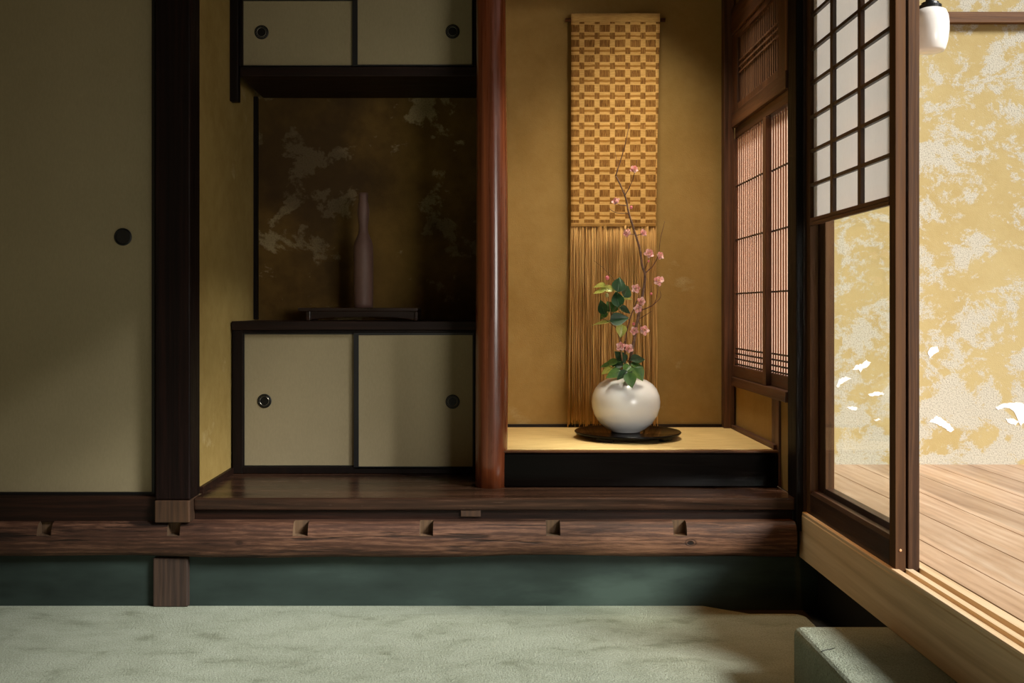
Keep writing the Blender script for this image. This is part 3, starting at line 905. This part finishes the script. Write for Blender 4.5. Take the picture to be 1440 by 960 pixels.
# ------------------------------------------------------------------ tray, vase, branches
YB = 4.33
cx = PX(882.5, YB); zt_ = H - .533
t = thing('lacquer_tray', (cx, YB, ZT), 'round black lacquered tray on short feet under the white vase', 'tray')
R = 74.5 * YB / F
bm = new_bm()
lathe(bm, [(R - .035, zt_ - .013), (R - .012, zt_ - .0115), (R - .003, zt_ - .006), (R, zt_), (R - .003, zt_ + .0035), (R - .010, zt_ + .002), (R - .018, zt_ - .0015), (.01, zt_ - .0018)], cx, YB, 72)
obj('tray_top', bm, M['lacquer'], t, smooth=True)
for k in range(4):
    a = PI / 4 + k * PI / 2 + .12
    bm = new_bm()
    pin = []
    r0, r1, w = R - .055, R - .03, .2
    poly = [(r0 * math.cos(a - w), r0 * math.sin(a - w)), (r1 * math.cos(a - w), r1 * math.sin(a - w)), (r1 * math.cos(a), r1 * math.sin(a)), (r1 * math.cos(a + w), r1 * math.sin(a + w)), (r0 * math.cos(a + w), r0 * math.sin(a + w)), (r0 * math.cos(a), r0 * math.sin(a))]
    prism(bm, [(cx + x, YB + y) for x, y in poly], 'z', ZT + .0004, zt_ - .0128)
    obj('foot', bm, M['lacquer'], t, bevel=.002)

s = YB / F; vx = PX(880, YB)
pr = [(17, 603.5), (20, 603.2), (21, 602), (27, 599), (37, 591), (44, 580), (47.4, 569), (48, 561), (46.8, 552), (43, 543), (37, 536), (29, 531), (21, 527.8), (15, 526.6), (13.5, 526.8), (13, 529), (16, 534), (22, 538)]
zb = PZ(603.5, YB)
bm = new_bm()
lathe(bm, [(r * s, PZ(y, YB) - zb + zt_ - .001) for r, y in pr], vx, YB, 64)
ZV = -zb + zt_ - .001
tag(obj('globe_vase', bm, M['vase'], smooth=True), 'round white glazed vase holding plum and camellia on black tray', 'vase')

def Q(px, py, d=0): return P(px, py, YB + d) + Vector((0, 0, 0))

def polyline(pts, n=6):
    """Catmull-Rom through (px,py,depth) points"""
    pts = [Q(*p) for p in pts]
    out = []
    for i in range(len(pts) - 1):
        p0 = pts[max(i - 1, 0)]; p1 = pts[i]; p2 = pts[i + 1]; p3 = pts[min(i + 2, len(pts) - 1)]
        for k in range(n):
            u = k / n
            out.append(.5 * ((2 * p1) + (-p0 + p2) * u + (2 * p0 - 5 * p1 + 4 * p2 - p3) * u * u + (-p0 + 3 * p1 - 3 * p2 + p3) * u ** 3))
    out.append(pts[-1]); return out

def branch(bm, pts, r0, r1, n=6, knob=.12):
    pl = polyline(pts, n); N = len(pl)
    jit = [p + Vector((random.uniform(-1, 1), random.uniform(-1, 1), 0)) * .0007 for p in pl]
    tube(bm, jit, [(r0 + (r1 - r0) * i / (N - 1)) * (1 + random.uniform(-knob, knob)) for i in range(N)], 8)

def petal(bm, M4, L, W, cup, ruff):
    g = []
    nu, nv = 6, 5
    for i in range(nu + 1):
        u = i / nu; w = W * (math.sin(PI * min(1, .08 + u * .80)) ** .7)
        row = []
        for j in range(nv):
            v = j / (nv - 1) * 2 - 1
            x = v * w; y = L * u * (1 - .10 * v * v * u); z = cup * (u ** 1.6) + .35 * cup * v * v + ruff * math.sin(5 * v + 3 * u) * u
            row.append(bm.verts.new(M4 @ Vector((x, y, z))))
        g.append(row)
    for i in range(nu):
        for j in range(nv - 1): bm.faces.new((g[i][j], g[i][j + 1], g[i + 1][j + 1], g[i + 1][j]))

def blossom_mesh(open_):
    bm = new_bm()
    for layer, (n, L, tilt) in enumerate(((5, .0175, .12), (6, .0160, .5), (5, .0125, .9))):
        L *= 1.12
        for k in range(n):
            a = 2 * PI * k / n + layer * .6 + random.uniform(-.12, .12)
            m = Matrix.Rotation(a, 4, 'Z') @ Matrix.Translation((0, .002, .001 * layer)) @ Matrix.Rotation(tilt + (1 - open_) * .6 + random.uniform(-.15, .15), 4, 'X')
            petal(bm, m, L * random.uniform(.88, 1.1), .0082, .0045, .0026)
    return bm

def to_mesh(name, bm, m):
    bmesh.ops.recalc_face_normals(bm, faces=bm.faces[:])
    me = bpy.data.meshes.new(name); bm.to_mesh(me); bm.free(); me.materials.append(m)
    for p in me.polygons: p.use_smooth = True
    return me

blossoms = [to_mesh('blossom', blossom_mesh(o), M['petal']) for o in (1, .75, .5)]
bm = new_bm()
for k in range(14):
    a = random.uniform(0, 2 * PI); r = random.uniform(.001, .005)
    p0 = Vector((0, 0, .001)); p1 = Vector((r * math.cos(a), r * math.sin(a), .010))
    tube(bm, [p0, p1], .00035, 4); bmesh.ops.create_icosphere(bm, subdivisions=1, radius=.0009, matrix=Matrix.Translation(p1))
stam = to_mesh('stamens', bm, M['stamen'])
bm = new_bm(); lathe(bm, [(.0006, -.006), (.002, -.005), (.0045, -.001), (.006, .003), (.0035, .002)], 0, 0, 10)
caly = to_mesh('calyx', bm, M['calyx'])
bm = new_bm(); bmesh.ops.create_uvsphere(bm, u_segments=12, v_segments=8, radius=.007)
for v in bm.verts: v.co.z *= 1.15
budm = to_mesh('bud', bm, M['bud'])
bm = new_bm(); bmesh.ops.create_uvsphere(bm, u_segments=12, v_segments=8, radius=.008)
for v in bm.verts: v.co.z *= 1.4; v.co.x *= 1 - .25 * max(0, v.co.z / .011); v.co.y *= 1 - .25 * max(0, v.co.z / .011)
cbud = to_mesh('camellia_bud', bm, M['green_bud'])

def link_child(name, me, parent, mat):
    o = bpy.data.objects.new(name, me); C.objects.link(o); o.parent = parent
    o.matrix_basis = mat; return o

def face_dir(d, roll=0):
    q = Vector(d).normalized().to_track_quat('Z', 'Y')
    return q.to_matrix().to_4x4() @ Matrix.Rotation(roll, 4, 'Z')

def add_blossom(root, px, py, d, direction, size=1.0, kind=0):
    m = Matrix.Translation(Q(px, py, d) - root.location) @ face_dir(direction, random.uniform(0, 6)) @ Matrix.Scale(size, 4)
    b = link_child('blossom', blossoms[kind], root, m)
    link_child('stamens', stam, b, Matrix.Identity(4))
    link_child('calyx', caly, b, Matrix.Identity(4))

base = Q(880, 527)
# main plum branch
t = thing('plum_branch', Q(884, 520), 'tall flowering plum branch rising from the white vase before the hanging', 'branch')
bm = new_bm()
branch(bm, [(881, 540, 0), (886, 506, 0), (891, 482, .01), (896.6, 450, .02), (904, 412, .02), (907, 388, .01), (903, 373, 0), (900, 352, -.01), (894, 330, -.01), (885, 302, 0), (879, 275, .01), (866, 247, .01)], .0078, .0032)
obj('stem', bm, M['bark'], t, smooth=True)
twigs = [([(866, 247, .01), (872, 228, .01), (880, 200, 0), (885, 173, 0)], .0028, .0010),
         ([(866.5, 246, .01), (868, 232, .02), (865, 212, .03)], .0014, .0007),
         ([(879, 275, .01), (890, 252, -.02), (896, 225, -.03)], .0022, .0009),
         ([(884, 300, 0), (867, 299, -.02), (856, 293, -.03)], .0020, .0009),
         ([(881, 289, 0), (872, 288, -.02), (866, 286, -.03)], .0020, .0010),
         ([(907, 384, .01), (914, 378, 0), (920, 371, -.01), (926, 357, -.02), (929, 335, -.03), (935, 311, -.03)], .0026, .0009),
         ([(894, 330, -.01), (884, 329, -.03)], .0018, .0012),
         ([(894, 331, -.01), (902, 329, -.03)], .0018, .0012),
         ([(902, 436, .02), (912, 432, 0), (920, 427, -.02), (924, 415, -.03), (926, 398, -.03)], .0026, .0011),
         ([(899.5, 448, .02), (909, 442, 0), (917, 437, -.01)], .0020, .0009),
         ([(905, 382, .01), (911, 368, -.01), (912, 358, -.02)], .002, .0012),
         ([(897, 449, .02), (901, 458, -.01), (905, 464, -.03)], .002, .0012),
         ([(917, 430, -.01), (929, 418, -.02), (928, 408, -.02)], .0016, .0008)]
for pts, a, b in twigs:
    bm = new_bm(); branch(bm, pts, a, b, 5, .15)
    # little spur nodes
    for p in polyline(pts, 2)[1:]:
        bmesh.ops.create_icosphere(bm, subdivisions=1, radius=b * 1.35, matrix=Matrix.Translation(p))
    obj('twig', bm, M['twig'], t, smooth=True)
for a in [(891, 239, -.03, (.2, -1, .5), .95, 0), (867, 284, -.035, (-.5, -.7, .5), 1.0, 1), (883, 328, -.035, (-.6, -.8, .2), 1.0, 1), (903, 328, -.035, (.6, -.7, .3), .95, 1),
          (912, 357, -.03, (.1, -1, .3), 1.1, 0), (927, 360, -.03, (.5, -.8, .3), .95, 0), (925, 396, -.04, (.1, -1, .4), 1.15, 0), (894.5, 406, -.02, (-.2, -1, .2), 1.05, 0),
          (901, 424, -.02, (.4, -1, .2), 1.0, 0), (897, 434, -.025, (-.1, -1, .0), 1.0, 0), (905, 465, -.035, (.2, -1, .3), 1.15, 0), (892, 465, -.02, (-.2, -1, .1), 1.0, 1), (929, 393, -.03, (.8, -.5, .2), .75, 2)]:
    add_blossom(t, *a)
for px, py, d, sz in ((887.5, 291.5, -.02, .95), (912, 367, -.02, .65), (915.6, 413, -.03, .75), (891, 455, -.02, .9), (904, 175 + 55, .0, .001)):
    if sz < .01: continue
    link_child('bud', budm, t, Matrix.Translation(Q(px, py, d) - t.location) @ face_dir((.3, -.4, 1)) @ Matrix.Scale(sz, 4))

# second, thinner plum branch
t = thing('plum_branch', Q(879, 522), 'thinner short plum branch left of the tall one, low in the vase', 'branch')
bm = new_bm()
branch(bm, [(878, 540, -.01), (879, 500, -.015), (880.6, 471, -.02), (886.4, 447, -.02), (893.7, 428, -.01), (899, 415, 0)], .0042, .0018)
obj('stem', bm, M['twig'], t, smooth=True)
bm = new_bm(); branch(bm, [(880, 478, -.02), (876, 484, -.03), (873, 487, -.035)], .002, .0012, 4); obj('twig', bm, M['twig'], t, smooth=True)
bm = new_bm(); branch(bm, [(885, 450, -.02), (874, 441, -.02), (866, 430, -.015)], .0018, .001, 4); obj('twig', bm, M['twig'], t, smooth=True)
add_blossom(t, 873, 487, -.04, (-.3, -1, .2), 1.05, 0)
add_blossom(t, 883.5, 490, -.03, (.2, -1, .1), 1.05, 0)

# camellia sprigs
def leaf_mesh(L, W, fold, curl):
    bm = new_bm(); nu, nv = 10, 7; g = []
    for i in range(nu + 1):
        u = i / nu
        w = 1.12 * W * (math.sin(PI * u ** .78) ** .8) * (1 - .42 * u * u) + .0004
        row = []
        for j in range(nv):
            v = j / (nv - 1) * 2 - 1
            row.append(bm.verts.new((v * w, L * u, fold * abs(v) * w + curl * L * (u * u) - .0015 * math.cos(v * 9) * .4)))
        g.append(row)
    for i in range(nu):
        for j in range(nv - 1): bm.faces.new((g[i][j], g[i][j + 1], g[i + 1][j + 1], g[i + 1][j]))
    tube(bm, [(0, -.012, 0), (0, 0, 0), (0, L * .5, curl * L * .25 + .0002)], [.0014, .0011, .0006], 5)
    return bm

def add_leaf(root, px, py, d, wpx, lpx, ang, facing, kind):
    """centre of the leaf in the picture, its half width and length in pixels, screen angle of the tip (0 = right, 90 = up) and the way its face looks"""
    L = lpx * YB / F; W = wpx * YB / F
    bm = leaf_mesh(L, W, random.uniform(.12, .35), random.uniform(-.18, -.05))
    me = to_mesh('leaf', bm, M[kind])
    a = math.radians(ang)
    f = Vector(facing).normalized()
    yv = Vector((math.cos(a), 0, math.sin(a))); yv = (yv - f * yv.dot(f)).normalized(); xv = yv.cross(f).normalized()
    R3 = Matrix((xv, yv, f)).transposed().to_4x4()
    c = Q(px, py, d) - root.location - (R3 @ Vector((0, L * .5, 0)))
    return link_child('leaf', me, root, Matrix.Translation(c) @ R3)

t = thing('camellia_sprig', Q(872, 520), 'leafy camellia sprig with dark and yellow-green leaves at the left of the plum', 'sprig')
bm = new_bm()
branch(bm, [(877, 540, -.02), (872, 481, -.03), (866, 460, -.03), (860, 445, -.03), (857, 428, -.03), (855, 412, -.03)], .0036, .0018)
branch(bm, [(866, 460, -.03), (854, 451, -.04), (846, 445, -.04)], .0020, .001, 4)
branch(bm, [(860, 445, -.03), (868, 425, -.02), (872, 408, -.01)], .0020, .001, 4)
obj('stem', bm, M['sprig'], t, smooth=True)
bm = new_bm(); branch(bm, [(868, 398, -.02), (851, 379, -.03), (835, 366, -.035)], .0015, .0008, 4); obj('twig', bm, M['sprig'], t, smooth=True)
link_child('bud', budm, t, Matrix.Translation(Q(854, 390.5, -.03) - t.location) @ face_dir((-.2, -.2, 1)) @ Matrix.Scale(1.25, 4))
link_child('bud', cbud, t, Matrix.Translation(Q(853.5, 415, -.04) - t.location) @ face_dir((-.2, -.6, 1)) @ Matrix.Scale(1.0, 4))
for a in [(870.4, 399.5, -.03, 9.5, 24, 78, (.1, -1, .3), 'leaf_dark'), (880.5, 409.5, -.02, 8, 20, 60, (.5, -1, .2), 'leaf_dark'), (868.3, 420, -.04, 8.5, 24, 100, (-.1, -1, .3), 'leaf_dark'),
          (847, 431.5, -.03, 7, 23, 115, (-.5, -1, .2), 'leaf_dark'), (871, 448.5, -.05, 9, 27, 8, (-.15, -1, .25), 'leaf_dark'),
          (842.5, 401.5, -.02, 5, 19, 160, (-.3, -.6, .8), 'leaf_light'), (842.5, 409.5, -.04, 5, 18, 175, (-.2, -.6, .8), 'leaf_light'), (854, 405.5, -.03, 6, 20, 150, (0, -.8, .6), 'leaf_light'),
          (846, 453.5, -.04, 4.5, 27, 184, (-.1, -.5, .9), 'leaf_light'), (873.5, 465, -.04, 7.5, 19, 265, (.1, -1, .2), 'leaf_light'),
          (861, 434, -.02, 7, 18, 195, (-.1, -.8, .6), 'leaf_mid'), (879, 436, -.02, 6, 18, -25, (.3, -.8, .6), 'leaf_dark'), (881, 419, -.01, 4.5, 17, 15, (.1, -.6, .8), 'leaf_light'),
          (849, 444, -.03, 5, 14, 215, (-.4, -.7, .5), 'leaf_mid'), (857, 429, -.02, 6, 15, 120, (-.2, -.9, .3), 'leaf_mid')]:
    add_leaf(t, *a)

t = thing('camellia_sprig', Q(882, 524, -.03), 'low cluster of glossy camellia leaves spilling over the vase mouth', 'sprig')
bm = new_bm()
branch(bm, [(880, 540, 0), (881, 526, -.01), (881, 514, -.03)], .003, .002, 4)
branch(bm, [(881, 524, -.01), (870, 518, -.03), (862, 514, -.04)], .002, .001, 4)
branch(bm, [(881, 524, -.01), (890, 518, -.03), (896, 512, -.03)], .002, .001, 4)
obj('stem', bm, M['sprig'], t, smooth=True)
link_child('bud', cbud, t, Matrix.Translation(Q(882.5, 512.5, -.05) - t.location) @ face_dir((.1, -.6, 1)) @ Matrix.Scale(.9, 4))
for a in [(872, 501.5, -.02, 8.5, 22, 125, (.2, -.9, .4), 'leaf_dark'), (858.5, 510, -.04, 7, 21, 165, (-.3, -.6, .8), 'leaf_mid'), (867, 512, -.05, 7.5, 20, 150, (-.2, -.8, .6), 'leaf_dark'),
          (897, 505.5, -.03, 7.5, 23, 18, (.2, -.8, .7), 'leaf_dark'), (896, 514, -.05, 6, 20, -2, (.2, -.6, .8), 'leaf_mid'), (863, 525.5, -.10, 8, 24, 205, (-.2, -.8, .7), 'leaf_mid'),
          (882, 519, -.10, 7.5, 16, 235, (0, -.7, .7), 'leaf_mid'), (898, 526, -.11, 9.5, 22, -62, (.3, -.9, .5), 'leaf_mid'), (886.5, 534, -.145, 8.5, 22, -80, (.05, -1, .45), 'leaf_mid'),
          (853, 521, -.06, 6.5, 18, 200, (-.4, -.6, .7), 'leaf_light'), (850.5, 514, -.04, 4.5, 14, 170, (-.3, -.6, .8), 'leaf_mid'), (875, 527, -.12, 6, 19, 225, (-.1, -.8, .6), 'leaf_dark'),
          (889, 523, -.09, 7, 18, -40, (.1, -.8, .6), 'leaf_dark')]:
    add_leaf(t, *a)

# ------------------------------------------------------------------ light
def area(name, loc, target, size, sizey, power, col):
    l = bpy.data.lights.new(name, 'AREA'); l.shape = 'RECTANGLE'; l.size = size; l.size_y = sizey; l.energy = power; l.color = col
    o = bpy.data.objects.new(name, l); C.objects.link(o); o.location = loc
    o.rotation_euler = (Vector(target) - Vector(loc)).to_track_quat('-Z', 'Y').to_euler()
    return o

sun = bpy.data.lights.new('sun', 'SUN'); sun.energy = 6.9; sun.angle = math.radians(15); sun.color = (1.0, .985, .955)
so = bpy.data.objects.new('sun', sun); C.objects.link(so)
so.rotation_euler = Vector((-1, .72, -.86)).to_track_quat('-Z', 'Y').to_euler(); so.location = (5, -2, 5)

la = area('alcove_fill_light', (2.7, -1.3, 1.6), (.5, 4.5, 1.15), 1.8, 1.2, 8.5, (1.0, .96, .90))  # added fill lamp out of view, brightens the flower alcove from the right
la.data.spread = math.radians(42)
area('garden_sky_fill', (5.0, 1.5, 3.0), (.4, 3.8, .9), 2.4, 1.8, 17, (.95, .97, 1.0))  # added fill lamp standing in for sky light on the garden side

lt = area('alcove_light', (.74, 4.22, 2.70), (.60, 4.33, .55), .45, .40, 7.5, (1.0, .90, .72))
lt.data.spread = math.radians(85)

ls = bpy.data.lights.new('ceiling_downlight', 'SPOT'); ls.energy = 60; ls.color = (1.0, .40, .08); ls.spot_size = math.radians(34); ls.spot_blend = 1; ls.shadow_soft_size = .08
o = bpy.data.objects.new('ceiling_downlight', ls); C.objects.link(o); o.location = (1.0, 3.0, 2.74)
o.rotation_euler = (Vector((1.02, 3.42, 0)) - o.location).to_track_quat('-Z', 'Y').to_euler()

w = bpy.data.worlds.new('world'); bpy.context.scene.world = w; w.use_nodes = True
w.node_tree.nodes['Background'].inputs[0].default_value = (1.0, .68, .36, 1)
w.node_tree.nodes['Background'].inputs[1].default_value = .11

# ------------------------------------------------------------------ camera
cam = bpy.data.cameras.new('camera'); co = bpy.data.objects.new('camera', cam); C.objects.link(co)
co.location = (0, 0, H); co.rotation_euler = (PI / 2, 0, 0)
cam.sensor_width = 36; cam.lens = F / 1440 * 36
cam.shift_x = (720 - VX) / 1440; cam.shift_y = -(480 - VY) / 1440
cam.clip_start = .05; cam.clip_end = 60
sc = bpy.context.scene; sc.camera = co
sc.view_settings.view_transform = 'Standard'; sc.view_settings.look = 'None'; sc.view_settings.exposure = 0; sc.view_settings.gamma = 1
